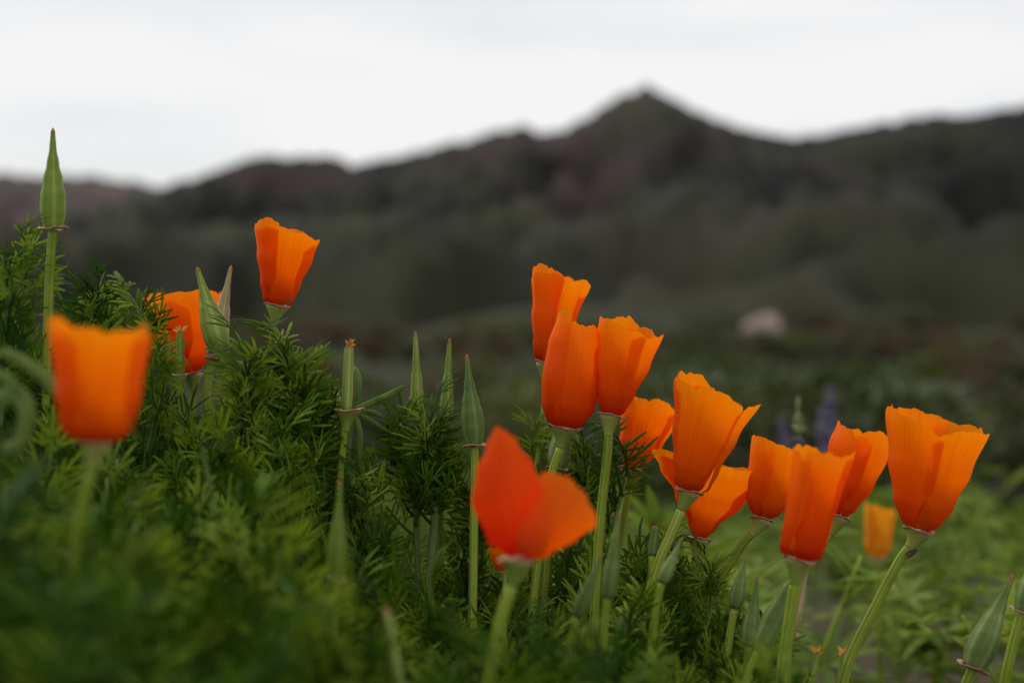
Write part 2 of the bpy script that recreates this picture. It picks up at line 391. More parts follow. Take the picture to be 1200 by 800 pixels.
# ------------------------------------------------------------------ flower builder
def frame(axis, roll=0.0):
    z = axis.normalized(); ref = Vector((0, -1, 0))
    x = (ref - z * ref.dot(z)).normalized(); y = z.cross(x)
    c, s = cos(roll), sin(roll)
    return x * c + y * s, y * c - x * s, z      # x' points to the camera at roll 0
def petal_geo(base, axis, H, prof, phi, w0, w1, hp, over, flare, seed, roll, squash=1.0, layer=1.0, curl=0.0, rag=1.0, tilt_top=0.0, sl=0.0):
    rnd = random.Random(seed); ex, ey, ez = frame(axis, 0.0)
    a, b, c, d = (rnd.uniform(0, 6.28) for _ in range(4))
    NU, NV = 30, 26; rows, uvs = [], []
    for i in range(NV + 1):
        v = i / NV; row, uvr = [], []
        for j in range(NU + 1):
            u = j / NU * 2 - 1
            edge = 1 - .10 * abs(u) ** 3 + sl * u + rag * (.030 * sin(2.6 * u + c) + .012 * sin(7 * u + a) + .007 * sin(15 * u + b) + .004 * sin(33 * u + d) - .03 * math.exp(-((u - .5 * sin(a)) / .05) ** 2))
            t = v * edge * hp
            w = w0 + (w1 - w0) * ss(0, .42, t)
            ang = phi + roll + w * u
            R = smooth_tab(prof, t) * layer
            R *= 1 + over * u * ss(0, .4, t)
            R += prof[-1][1] * flare * max(0, t - .45) ** 2 * (1 + .3 * sin(3 * u + a))
            R += prof[-1][1] * t * (.026 * sin(4.2 * u + b + 1.4 * t) + .007 * sin(11 * u + c - t) + .0025 * sin(27 * u + d))
            R += prof[-1][1] * curl * ss(.55, 1, abs(u)) * ss(.2, .9, t) * (1 if u > 0 else .25)
            zt = H * t + tilt_top * H * t * t * cos(ang)
            row.append(base + ex * (R * cos(ang) * squash) + ey * (R * sin(ang)) + ez * zt)
            uvr.append((j / NU, v * hp))
        rows.append(row); uvs.append(uvr)
    g = Geo(); g.grid(rows, uvs); return g
def fan_petal(base, tip, width, depth, cup, seed, lean=0.0):
    """an opened petal seen from outside: base -> tip, half widths along it (m), bulging towards the camera"""
    rnd = random.Random(seed); a, b, c = (rnd.uniform(0, 6.28) for _ in range(3))
    ax = tip - base; L_ = ax.length; d = ax.normalized(); vw = Vector((0, -1, 0)); side = d.cross(vw).normalized(); nrm = side.cross(d).normalized()
    if nrm.y > 0: nrm = -nrm
    rows, uvs = [], []; NU, NV = 28, 24
    for i in range(NV + 1):
        v = i / NV; row, uvr = [], []
        for j in range(NU + 1):
            u = j / NU * 2 - 1
            edge = 1 - .13 * abs(u) ** 2.4 + .03 * sin(3 * u + a) + .012 * sin(11 * u + b) + .006 * sin(27 * u + c)
            t = v * edge
            w = smooth_tab(width, t)
            bulge = depth * (sin(pi * min(t * .75 + .08, 1)) * (1 - cup * u * u)) + .05 * L_ * t * (.35 * sin(5 * u + b) + .15 * sin(12 * u + c)) * .5
            row.append(base + d * (L_ * t) + side * (w * u) + nrm * bulge - nrm * (lean * t * t * L_))
            uvr.append((j / NU, v))
        rows.append(row); uvs.append(uvr)
    g = Geo(); g.grid(rows, uvs); return g

def bez(pts, n=14):
    """Catmull-Rom through points"""
    p = [pts[0] * 2 - pts[1]] + list(pts) + [pts[-1] * 2 - pts[-2]]; o = []
    for i in range(1, len(p) - 2):
        for k in range(n):
            t = k / n
            o.append(.5 * ((2 * p[i]) + (p[i + 1] - p[i - 1]) * t + (2 * p[i - 1] - 5 * p[i] + 4 * p[i + 1] - p[i + 2]) * t * t + (-p[i - 1] + 3 * p[i] - 3 * p[i + 1] + p[i + 2]) * t ** 3))
    o.append(p[-2]); return o
def to_ground(pts):
    """continue a stem from its last point down into the soil"""
    a = pts[-1]; d = (pts[-1] - pts[-2]).normalized()
    d = Vector((d.x * .7, d.y * .5, min(d.z, -.55))).normalized(); out_ = []
    for k in range(90):
        a = a + d * .01; d = (d + Vector((0, 0, -.05))).normalized()
        if k % 3 == 2: out_.append(a.copy())
        if a.z < z_ground(a.x, a.y) - .006: break
    out_.append(a.copy())
    return list(pts) + out_
def stem_geo(pts, r0, r1, segs=12, ridge=.07, n=5):
    path = bez(pts, n); m = len(path)
    g = Geo(); g.sweep(path, [r0 + (r1 - r0) * i / (m - 1) for i in range(m)], segs, ridge); return g
def collar_geo(c, axis, r, th, seed):
    """thin wavy flange"""
    ex, ey, ez = frame(axis); rnd = random.Random(seed); a, b = rnd.uniform(0, 6), rnd.uniform(0, 6)
    prof = [(.70, -.6), (.88, -.35), (1.0, .15), (1.03, .55), (.97, .75), (.84, .35), (.70, .2)]
    rows, uvs = [], []
    for rr, zz in prof:
        row = []
        for j in range(36):
            t = 2 * pi * j / 36
            wob = 1 + .05 * sin(2 * t + a) + .035 * sin(5 * t + b)
            row.append(c + ex * (r * rr * wob * cos(t)) + ey * (r * rr * wob * sin(t)) + ez * (zz * th + r * .08 * sin(2 * t + b) + r * .03 * sin(7 * t + a)))
        rows.append(row); uvs.append([(j / 36, rr) for j in range(36)])
    g = Geo(); g.grid(rows, uvs, True); return g

def poppy(label, base, top, Y, prof, stem, rim, petals=None, seed=1, dY=0.0, roll=0.0, squash=.92, group='orange poppies on the bank', stem_r=3.4, mat=None, fans=None, rlen=24, flare=.04, extra=None):
    m_ = mpp(Y); b = P(*base, Y); t = P(*top, Y); t.y += dY; axis = t - b; H = axis.length
    az = axis.normalized()
    # rim centre sits just under the petals, the stem leaves along its own way
    spts = [P(x, y, Y) for x, y in stem]
    rimc = b - az * (1.5 * m_)
    sdir = ((spts[0] - rimc).normalized() * .93 - az * .07).normalized()
    neck = rimc + sdir * (rlen * m_)
    pts = to_ground([neck] + [p for p in spts if (p - rimc).length > rlen * m_ * 1.3 and p.z < neck.z] if len([p for p in spts if (p - rimc).length > rlen * m_ * 1.3 and p.z < neck.z]) else [rimc, neck])
    root = thing('poppy_flower', label, 'flower', pts[-1], group)
    part('stem', stem_geo(pts, stem_r * .9 * m_, stem_r * 1.1 * m_), M['stem'], root)
    # receptacle: funnel from stem to rim
    g = Geo(); path, rad = [], []
    for k in range(9):
        f = k / 8; path.append(neck.lerp(rimc, f) + (-az * (rlen * .12 * m_) * sin(pi * f))); rad.append((stem_r * .9 + (rim * .84 - stem_r) * f ** 2.0) * m_)
    g.sweep(path, rad, 20, .02); rc = part('receptacle', g, M['recept'], root)
    part('collar', collar_geo(rimc, az, rim * .96 * m_, 1.7 * m_, seed), M['collar'], root, rc)
    rnd = random.Random(seed * 7 + 3)
    if not fans:
        pr = [(v, r * m_) for v, r in prof]
        if petals is None:
            petals = []
            for k in range(4):
                petals.append(dict(phi=k * pi / 2, hp=rnd.uniform(.93, 1.05), layer=1 if k % 2 else .93))
        for k, q in enumerate(petals):
            part('petal', petal_geo(b, axis, H, pr, q['phi'], q.get('w0', .62), q.get('w1', 1.02), q.get('hp', 1), q.get('over', .07), q.get('flare', flare), seed * 10 + k, roll,
                                    squash, q.get('layer', 1), q.get('curl', 0), q.get('rag', 1), q.get('tilt', 0), q.get('sl', rnd.uniform(-.07, .07))), mat or M['petal'], root)
    else:
        for k, q in enumerate(fans):
            fb = P(*q['base'], Y + q.get('y0', 0)); ft = P(*q['tip'], Y + q.get('y1', 0))
            part('petal', fan_petal(fb, ft, [(v, r * m_) for v, r in q['w']], q.get('depth', 12) * m_, q.get('cup', .8), seed * 10 + k, q.get('lean', 0)), mat or M['petal'], root)
    if extra: extra(root, m_, Y)
    return root

def bract(root, m_, Y):
    g = Geo(); b = P(1061, 650, Y - .004)
    for k in range(4):
        g.strip(b + Vector((k * .8 * m_, 0, -k * m_)), Vector((.8 + .1 * k, -.2, .45 + .15 * k)), Vector((0, -1, .2)), 15 * m_, 4.5 * m_, .2, .6)
    part('dried_bract', g, M['dry'], root)

poppy('lone orange poppy cup rising above feathery foliage, left lip upright and right lip flared', (325, 357), (337, 268), .99,
      [(0, 15), (.06, 19), (.3, 25), (.65, 34), (1, 41)], [(320, 385), (317, 412), (314, 470)], 17, seed=3, roll=.35,
      petals=[dict(phi=-.3, hp=.96, w1=1.25, sl=-.09), dict(phi=1.45, hp=.90, layer=.96, curl=.12, sl=.06), dict(phi=3.1, hp=1.0, layer=.92), dict(phi=-1.5, hp=1.04, layer=.96)])
poppy('orange poppy half hidden behind a feathery leaf and a pair of pointed green pods', (226, 436), (210, 345), 1.07,
      [(0, 8), (.12, 20), (.4, 38), (.75, 46), (1, 44)], [(226, 470), (226, 520)], 15, seed=8, roll=.8,
      petals=[dict(phi=0, hp=1.0, w1=1.2), dict(phi=1.6, hp=.96), dict(phi=3.1, hp=1.08, layer=.94), dict(phi=-1.5, hp=.92)])
poppy('soft blurred orange poppy cup on a pale stem in front of the left foliage', (113, 517), (117, 382), .625,
      [(0, 18), (.04, 34), (.13, 43), (.45, 49), (1, 57)], [(104, 560), (92, 620), (84, 680)], 22, seed=5, roll=.2, stem_r=7, rlen=36,
      petals=[dict(phi=.1, hp=.97, w0=1.0, w1=1.45, over=.03), dict(phi=1.75, hp=1.0, layer=.95, curl=.05), dict(phi=3.1, hp=1.0, layer=.94), dict(phi=-1.5, hp=1.03)])
poppy('small poppy mostly buried in the foliage, only orange scraps showing beside the blurred cup', (50, 452), (42, 412), 1.12,
      [(0, 8), (.3, 22), (1, 26)], [(50, 490), (52, 530)], 12, seed=12)
poppy('uppermost narrow orange poppy of the trio, straight left side and notched frilled top', (638, 423), (658, 322), 1.015,
      [(0, 9), (.05, 15), (.2, 19), (.55, 27), (1, 36)], [(640, 450), (636, 500), (628, 560)], 12, seed=21, roll=.5, squash=.8,
      petals=[dict(phi=-.5, hp=1.0, w1=1.15, sl=0, layer=1.04), dict(phi=1.3, hp=.91, layer=.97, curl=.08, sl=0), dict(phi=3.1, hp=1.0, layer=.92), dict(phi=-1.4, hp=1.05, layer=.97)])
poppy('tall barrel shaped closed orange poppy with a pale collar, overlapping the trio of cups', (662, 500), (677, 374), .97,
      [(0, 15), (.06, 25), (.2, 32), (.45, 35), (.75, 32), (1, 25)], [(655, 530), (646, 558), (638, 600)], 21, seed=33, roll=.15, squash=.9, stem_r=5, flare=.0,
      petals=[dict(phi=.15, hp=.95, w1=1.45, w0=1.0, over=.05, sl=-.07), dict(phi=1.65, hp=.92, layer=.96), dict(phi=3.2, hp=.98, layer=.92), dict(phi=-1.45, hp=1.05, layer=.97)])
poppy('closed orange poppy with one folded petal and a dark red notch at its base', (715, 485), (739, 380), .965,
      [(0, 11), (.06, 16), (.25, 22), (.6, 31), (1, 37)], [(712, 530), (706, 585), (702, 630)], 17, seed=41, roll=0, squash=.85, stem_r=5.5,
      petals=[dict(phi=1.15, hp=.94, w0=.30, w1=1.05, layer=1.07, over=-.02), dict(phi=-.75, hp=1.0, w0=.80, w1=1.3, layer=.97, over=.0), dict(phi=2.4, hp=.99, layer=.94), dict(phi=-2.5, hp=1.03, layer=.95)])
poppy('orange poppy with a dark notch at its base, tucked behind a widely opened poppy', (741, 549), (764, 472), 1.06,
      [(0, 8), (.1, 15), (.4, 26), (.8, 34), (1, 36)], [(736, 575), (730, 610), (722, 650)], 17, seed=47, roll=.9, stem_r=5, petals=[
          dict(phi=.7, hp=1.0, w0=.4), dict(phi=-1.0, hp=1.04, w0=.4), dict(phi=2.4, hp=.99, layer=.94), dict(phi=-2.5, hp=1.03, layer=.95)])
poppy('large deep orange poppy standing in front of the widely opened one, folded right lip', (808, 574), (840, 455), .955,
      [(0, 14), (.05, 22), (.25, 27), (.6, 37), (1, 48)], [(797, 600), (784, 632), (772, 660)], 17, seed=52, roll=.1, squash=.85, stem_r=6,
      petals=[dict(phi=-.55, hp=.99, w0=.6, w1=1.3, layer=1.03, over=-.04), dict(phi=1.45, hp=.93, w0=.45, w1=.85, layer=1.05, curl=.1, flare=.22), dict(phi=2.7, hp=.98, layer=.9), dict(phi=-2.2, hp=1.05, layer=.95)])
poppy('widely opened orange poppy with a broad fan shaped cup behind the large deep orange one', (820, 629), (836, 540), 1.01,
      [(0, 8), (.15, 17), (.5, 38), (.8, 60), (1, 72)], [(817, 650), (810, 680), (802, 720)], 17, seed=58, roll=0, stem_r=6, squash=.6, flare=.1,
      petals=[dict(phi=.12, hp=1.0, w0=1.2, w1=1.4, rag=1.2, sl=-.02, layer=1.03), dict(phi=1.7, hp=.96, w0=.8, w1=.9, layer=.97, over=.02), dict(phi=3.2, hp=.98, layer=.94), dict(phi=-1.6, hp=1.03, w1=.95, layer=.97)])
poppy('orange poppy on a long slanting pale stem, between the opened poppy and the blurred cup', (894, 606), (914, 518), 1.0,
      [(0, 10), (.07, 18), (.2, 25), (.55, 30), (1, 34)], [(868, 640), (838, 688), (815, 725)], 16, seed=63, roll=.4, stem_r=5.5)
poppy('slightly blurred orange poppy cup with a straight upright stem, beside a pale tan pod', (937, 654), (965, 530), .855,
      [(0, 18), (.05, 26), (.3, 28), (.65, 31), (1, 35)], [(928, 710), (918, 780), (914, 830)], 22, seed=71, roll=.2, stem_r=7.5, rlen=30, squash=.9)
poppy('orange poppy leaning right, tucked behind the blurred upright cup and the largest poppy', (985, 604), (1013, 503), 1.03,
      [(0, 8), (.1, 17), (.4, 29), (.75, 36), (1, 33)], [(965, 635), (930, 690), (890, 750)], 14, seed=77, roll=.75, stem_r=6)
poppy('largest orange poppy, leaning right on a long curved stem, with a narrow upright left petal', (1077, 620), (1101, 492), .975,
      [(0, 13), (.06, 24), (.25, 36), (.6, 49), (1, 60)], [(1052, 660), (1026, 710), (1000, 762), (988, 800)], 20, seed=85, roll=0, squash=.8, stem_r=6, flare=.06, extra=bract,
      petals=[dict(phi=.95, hp=.95, w0=.5, w1=1.2, layer=1.0, over=-.03, rag=.7), dict(phi=-.95, hp=.99, w0=.5, w1=.95, layer=1.06, over=.05), dict(phi=2.5, hp=1.0, layer=.95), dict(phi=-2.5, hp=1.08, layer=.92)])
poppy('blurred red orange poppy with two spread petals, one tall and one flopped sideways', (606, 654), (606, 560), .715,
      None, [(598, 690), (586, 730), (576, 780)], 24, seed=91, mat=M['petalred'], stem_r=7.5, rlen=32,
      fans=[dict(base=(603, 652), tip=(586, 500), w=[(0, 8), (.15, 30), (.45, 43), (.68, 34), (.85, 19), (1, 10)], depth=16, cup=.9, y1=.01),
            dict(base=(610, 652), tip=(676, 574), w=[(0, 8), (.2, 24), (.6, 38), (.85, 45), (1, 44)], depth=16, cup=.8, y1=.012, y0=-.004),
            dict(base=(606, 650), tip=(615, 560), w=[(0, 8), (.3, 24), (.7, 34), (1, 22)], depth=-10, cup=.5, y0=.008, y1=.05),
            dict(base=(606, 650), tip=(640, 585), w=[(0, 8), (.3, 20), (.7, 28), (1, 18)], depth=-8, cup=.5, y0=.008, y1=.035)])
poppy('small yellow orange poppy blurred among lupine leaves behind the largest poppy', (1028, 652), (1031, 592), 1.55,
      [(0, 10), (.2, 16), (1, 18)], [(1028, 690), (1030, 740)], 10, seed=95, mat=M['yellow'], stem_r=3, group='distant poppies')
poppy('tiny red orange poppy low in the foliage behind the blurred spread petals', (590, 668), (584, 640), .97,
      [(0, 5), (.3, 10), (1, 12)], [(592, 690), (592, 720)], 6, seed=97, stem_r=2.5, rlen=10)

# ------------------------------------------------------------------ buds, pods and spent flowers
PODP = [(0, .62), (.06, .86), (.18, 1), (.32, .97), (.48, .76), (.64, .48), (.80, .27), (.93, .19), (.985, .17), (1, .05)]
SLIM = [(0, .75), (.08, .95), (.3, 1), (.7, .9), (.92, .85), (1, .5)]
def pod(label, tip, rim, Y, rmax, stem, collar=14, mat='pod', prof=PODP, stem_r=3, seed=1, dY=0.0, bow=0.0, name='poppy_seed_pod', cat='seed pod', funnel=0, wither=False, group='pointed pods and buds on the bank'):
    m_ = mpp(Y); b = P(*rim, Y); t = P(*tip, Y); t.y += dY; ax = t - b; az = ax.normalized()
    spts = [P(x, y, Y) for x, y in stem]
    pts = to_ground([b - az * (1 * m_)] + spts)
    root = thing(name, label, cat, pts[-1], group)
    part('stem', stem_geo(pts, stem_r * m_, stem_r * 1.2 * m_), M['stem'], root)
    side = az.cross(Vector((0, 1, 0))).normalized()
    n = 26; path = [b + ax * (i / n) + side * (bow * m_ * sin(pi * i / n)) for i in range(n + 1)]
    g = Geo(); g.sweep(path, [smooth_tab(prof, i / n) * rmax * m_ for i in range(n + 1)], 20, .035)
    pd = part('pod', g, M[mat], root)
    if funnel:
        g = Geo(); f0 = b - az * (funnel * m_); g.sweep([f0.lerp(b, k / 8) for k in range(9)], [(stem_r + (collar * .88 - stem_r) * (k / 8) ** 1.9) * m_ for k in range(9)], 18, .02)
        part('receptacle', g, M['recept'], root)
    if collar: part('collar', collar_geo(b, az, collar * m_, 2.0 * m_, seed), M['collar'], root)
    if wither:
        g = Geo(); rnd = random.Random(seed)
        for k in range(9):
            a = rnd.uniform(0, 6.28); d = Vector((cos(a), sin(a), rnd.uniform(.1, 1.6)))
            g.strip(t - az * (2 * m_) + d * m_, d, Vector((0, -1, .3)), rnd.uniform(6, 11) * m_, 2.6 * m_, rnd.uniform(-.6, .6))
        part('withered_stamens', g, M['withered'], root)
    return root
pod('tall plump green pod with a long beak, standing highest above the left foliage', (62, 150), (62, 268), .93, 15, [(59, 310), (57, 360), (55, 420)], 17, seed=2, stem_r=5)
pod('green pointed pod tilted left, in front of a tan pod and the half hidden poppy', (231, 313), (258, 410), .99, 15, [(264, 430), (274, 456), (284, 500)], 14, seed=3, stem_r=4.5)
pod('tan drying pod tilted right behind a green pointed pod', (271, 311), (250, 420), 1.04, 12, [(244, 445), (243, 480), (243, 520)], 12, mat='podtan', seed=4, stem_r=4.5)
pod('thin young green capsule with shrivelled tip in front of the half hidden poppy', (211, 388), (211, 440), .98, 5, [(213, 475), (214, 520)], 9, prof=SLIM, seed=5, stem_r=4, funnel=26, wither=True)
pod('spent poppy with slim green capsule, orange withered tip and wide pink collar', (409, 404), (406, 480), .97, 6.5, [(402, 520), (396, 590), (392, 650)], 20, prof=SLIM, seed=6, stem_r=4.5, funnel=26, wither=True, name='spent_poppy', cat='spent flower')
pod('slim green bud tip rising behind the tall feathery tuft, nearer the spent poppy', (487, 388), (489, 500), 1.02, 8.5, [(490, 530), (490, 580)], 12, seed=7, prof=[(0, .6), (.2, 1), (.5, .75), (.62, .5), (.9, .32), (1, .12)])
pod('slim green bud tip rising behind the tall feathery tuft, nearer the plump dark pod', (527, 396), (522, 500), 1.02, 8, [(520, 530), (518, 580)], 12, seed=8, prof=[(0, .6), (.2, 1), (.5, .75), (.62, .5), (.9, .32), (1, .12)])
pod('plump dark green pod with thin collar beside the tall feathery tuft', (547, 415), (556, 522), .955, 13, [(557, 550), (556, 590), (555, 640)], 14, mat='podgrey', seed=9, stem_r=4.5)
pod('green pod with a pale collar tucked behind the barrel shaped poppy stem', (664, 470), (653, 549), 1.0, 13, [(648, 575), (644, 610)], 13, mat='podgrey', seed=10, stem_r=5)
pod('blurred dark green pod hanging low on the foreground stem under the spent poppy', (399, 560), (394, 678), .74, 11, [(392, 720), (390, 780)], 11, mat='pod', seed=11, stem_r=5)
pod('thin blurred green bud with brown tip in the dark front foliage', (452, 712), (468, 800), .66, 6, [(472, 830), (474, 870)], 0, seed=12, stem_r=5, prof=SLIM)
pod('grey green blurred pod with reddish tip leaning right below the folded petal poppy', (706, 648), (676, 722), .77, 9, [(668, 760), (664, 800)], 0, mat='podgrey', seed=13, stem_r=4)
pod('upright grey green blurred bud standing close against a poppy stem', (726, 598), (712, 700), .80, 9, [(708, 740), (706, 780)], 0, mat='podgrey', seed=14, stem_r=4)
pod('short blurred bud with dark red tip below the large deep orange poppy', (799, 630), (776, 682), .86, 8, [(768, 720), (764, 760)], 0, mat='podgrey', seed=15, stem_r=4)
pod('tiny red tipped bud poking from foliage beside the opened poppy stem', (768, 616), (764, 650), .97, 5.5, [(762, 680), (760, 700)], 0, mat='podgrey', seed=16, stem_r=3.5, prof=SLIM)
pod('slender green bud with crimson tip on the slope under the slanting pale stem', (874, 653), (861, 712), .93, 9, [(856, 740), (852, 770)], 0, mat='podgrey', seed=17, stem_r=4)
pod('slim pale edged green bud standing between slender crimson tipped bud and broad grey bud', (888, 674), (877, 756), .91, 10, [(874, 790), (872, 830)], 0, mat='podgrey', seed=18, stem_r=4)
pod('broad grey green bud leaning right against the blurred upright cup stem', (934, 668), (888, 762), .88, 13, [(876, 792), (870, 830)], 0, mat='podgrey', seed=19, stem_r=4, prof=[(0, .4), (.15, .85), (.4, 1), (.7, .7), (.92, .3), (1, .1)])
pod('pale tan dry pod hanging behind the blurred upright cup stem', (948, 660), (925, 742), .90, 9, [(922, 780), (920, 830)], 10, mat='podtan', seed=20, stem_r=5)
pod('large grey green pod with brown collar, leaning right, standing apart on the right slope', (1187, 672), (1140, 782), .93, 18, [(1130, 810), (1122, 860)], 19, mat='podgrey', seed=22, stem_r=6)
pod('pale green stem and pod cut off by the edge beside the large leaning pod', (1222, 630), (1198, 716), .90, 13, [(1186, 760), (1174, 820)], 15, mat='podgrey', seed=23, stem_r=6)
pod('small spent flower with curly orange tip at the foot of the slope', (958, 764), (950, 792), .96, 4.5, [(944, 815), (938, 850)], 0, prof=SLIM, seed=24, stem_r=3.5, wither=True, name='spent_poppy', cat='spent flower')
pod('tiny blurred spent flower with orange tip beside the long curved poppy stem', (988, 764), (986, 800), 1.12, 4.5, [(985, 825), (984, 850)], 0, prof=SLIM, seed=25, stem_r=3.5, wither=True, name='spent_poppy', cat='spent flower')

# ------------------------------------------------------------------ feathery leaves
def rot(v, axis, a): return Matrix.Rotation(a, 3, axis) @ v
def leaf_mesh(seed, petiole=.022, blade=.026, lobe=.0145, wd=.00150):
    """ternately divided leaf: starts at the origin going +X, arching up to +Z"""
    rnd = random.Random(seed); g = Geo()
    def lobe_at(p, d, n, s):
        g.strip(p, d, n, lobe * s * rnd.uniform(.75, 1.2), wd * rnd.uniform(.8, 1.15), rnd.uniform(.08, .5), .35, (.6, .9, 1.0, 1.0, .5))
    def trident(p, d, n, s, depth):
        ln = lobe * s * rnd.uniform(.32, .55)
        d = (d + n * rnd.uniform(-.1, .22)).normalized()
        g.strip(p, d, n, ln, wd * .85, .05, .4, (.9, .95))
        e = p + d * ln
        for a in (-1, 0, 1):
            dd = rot(d, n, a * rnd.uniform(.36, .62) + rnd.uniform(-.1, .1)); dd = (dd + n * rnd.uniform(-.15, .35)).normalized()
            if depth > 0: trident(e - d * ln * (.35 if a else 0), dd, n, s * (.86 if a else 1), depth - 1)
            else: lobe_at(e - d * ln * (.25 if a else 0), dd, n, s * (.92 if a else 1.05))
    # petiole and rachis, curving upward
    pts = []; d = Vector((cos(.35), 0, sin(.35))); p = Vector((0, 0, 0)); L_ = petiole + blade
    dirs = []
    for i in range(11):
        pts.append(p.copy()); dirs.append(d.copy())
        p = p + d * (L_ / 10); d = rot(d, Vector((0, -1, 0)), .055 + rnd.uniform(-.02, .03))
    g.sweep(pts, [.0011 - .0005 * i / 10 for i in range(11)], 5)
    for i, (nd, s) in [(4, (1, 1.0)), (7, (0, 1.05))]:
        for sg in (-1, 1):
            dd = dirs[i]; n = dd.cross(Vector((0, 1, 0))).normalized()
            if n.z < 0: n = -n
            d2 = rot(dd, n, sg * rnd.uniform(.75, 1.05))
            trident(pts[i], d2, n, s, nd)
    n = dirs[-1].cross(Vector((0, 1, 0))).normalized()
    if n.z < 0 and n.x > 0: n = -n
    trident(pts[-1], dirs[-1], n, 1.0, 1)
    me = g.mesh('feathery_leaf'); me.materials.append(M['leaf']); return me
LEAVES = [leaf_mesh(100 + i, petiole=.010 + .003 * (i % 4), blade=.013 + .002 * (i % 3)) for i in range(10)]
def tuft_stem_mesh(seed, h):
    rnd = random.Random(seed); a, b = rnd.uniform(-.012, .012), rnd.uniform(-.012, .012)
    pts = [Vector((a * t * t, b * t * t, h * t)) for t in (0, .2, .4, .6, .8, 1)]
    g = Geo(); g.sweep(bez(pts, 3), [.0024 - .0012 * i / 15 for i in range(16)], 7, .06)
    me = g.mesh('stem'); me.materials.append(M['tuftstem']); return me, (a, b)
class Tuft: pass
def tuft_proto(seed, h=.068, nl=14, lo=.12, spread=1.0):
    rnd = random.Random(seed); T = Tuft(); T.stem, (a, b) = tuft_stem_mesh(seed, h); T.leaves = []
    ga = rnd.uniform(0, 6.28)
    for k in range(nl):
        t = lo + (1 - lo) * (k / (nl - 1)); ga += 2.4 + rnd.uniform(-.3, .3)
        pitch = (.10 + .75 * t ** 1.4) + rnd.uniform(-.15, .2)      # upper leaves stand steeper
        sc = (1.05 - .25 * t) * rnd.uniform(.85, 1.12) * spread
        mtx = Matrix.Translation((a * t * t, b * t * t, h * t)) @ Matrix.Rotation(ga, 4, 'Z') @ Matrix.Rotation(-pitch, 4, 'Y') @ Matrix.Rotation(rnd.uniform(-.35, .35), 4, 'X') @ Matrix.Scale(sc, 4)
        T.leaves.append((rnd.choice(LEAVES), mtx))
    return T
PROTOS = [tuft_proto(200 + i) for i in range(8)]
SPARSE = [tuft_proto(240 + i, h=.075, nl=7, lo=.25) for i in range(3)]
def place_tuft(T, loc, rz, sc, label, group, tilt=(0, 0), name='feathery_tuft', sz=None):
    r = thing(name, label, 'foliage', loc, group)
    r.rotation_euler = (tilt[0], tilt[1], rz); r.scale = (sc, sc, sz or sc)
    obj('stem', T.stem, None, r)
    for me, mtx in T.leaves:
        o = bpy.data.objects.new('leaf', me); C.objects.link(o); o.parent = r; o.matrix_basis = mtx
    return r
rnd = random.Random(5); cells = []
Y = .50
while Y < 1.16:
    step = .022 + .009 * ss(.5, .8, Y)
    half = Y * .257 + .07; X = -half
    while X < half:
        x = X + rnd.uniform(-.4, .4) * step; y = Y + rnd.uniform(-.4, .4) * step
        zt = z_top(x, y); py = 440 - (zt - CAM_Z) / y * FPX
        if py < 850 and zt - TUFT_H > .02: cells.append((x, y, zt, py))
        X += step
    Y += step
rnd.shuffle(cells); cells = [c for c in cells if c[1] > .72 or rnd.random() < .62][:297]
for x, y, zt, py in cells:
    s = (1.22 if y < .72 else 1.0) * rnd.uniform(.80, 1.16)
    px = 600 + x / y * FPX
    if y < .72: lb, gp = 'blurred feathery dark green tuft in the shaded front of the bank', 'blurred front tufts'
    elif px < 200: lb, gp = 'feathery green tuft around the highest pod and the blurred cup', 'tufts at the high end of the bank'
    elif px < 420: lb, gp = 'feathery green tuft between half hidden poppy and the spent poppy', 'tufts under the lone poppy'
    elif px < 640: lb, gp = 'feathery dark green tuft low around the sturdy stemmed tall tuft', 'tufts below the plump dark pod'
    else: lb, gp = 'feathery green tuft on the slope beneath the cluster of poppies', 'tufts on the slope below the poppy cluster'
    place_tuft(rnd.choice(PROTOS), (x, y, z_ground(x, y) - .003), rnd.uniform(0, 6.28), s, lb, gp, (rnd.uniform(-.18, .18), rnd.uniform(-.18, .18)))

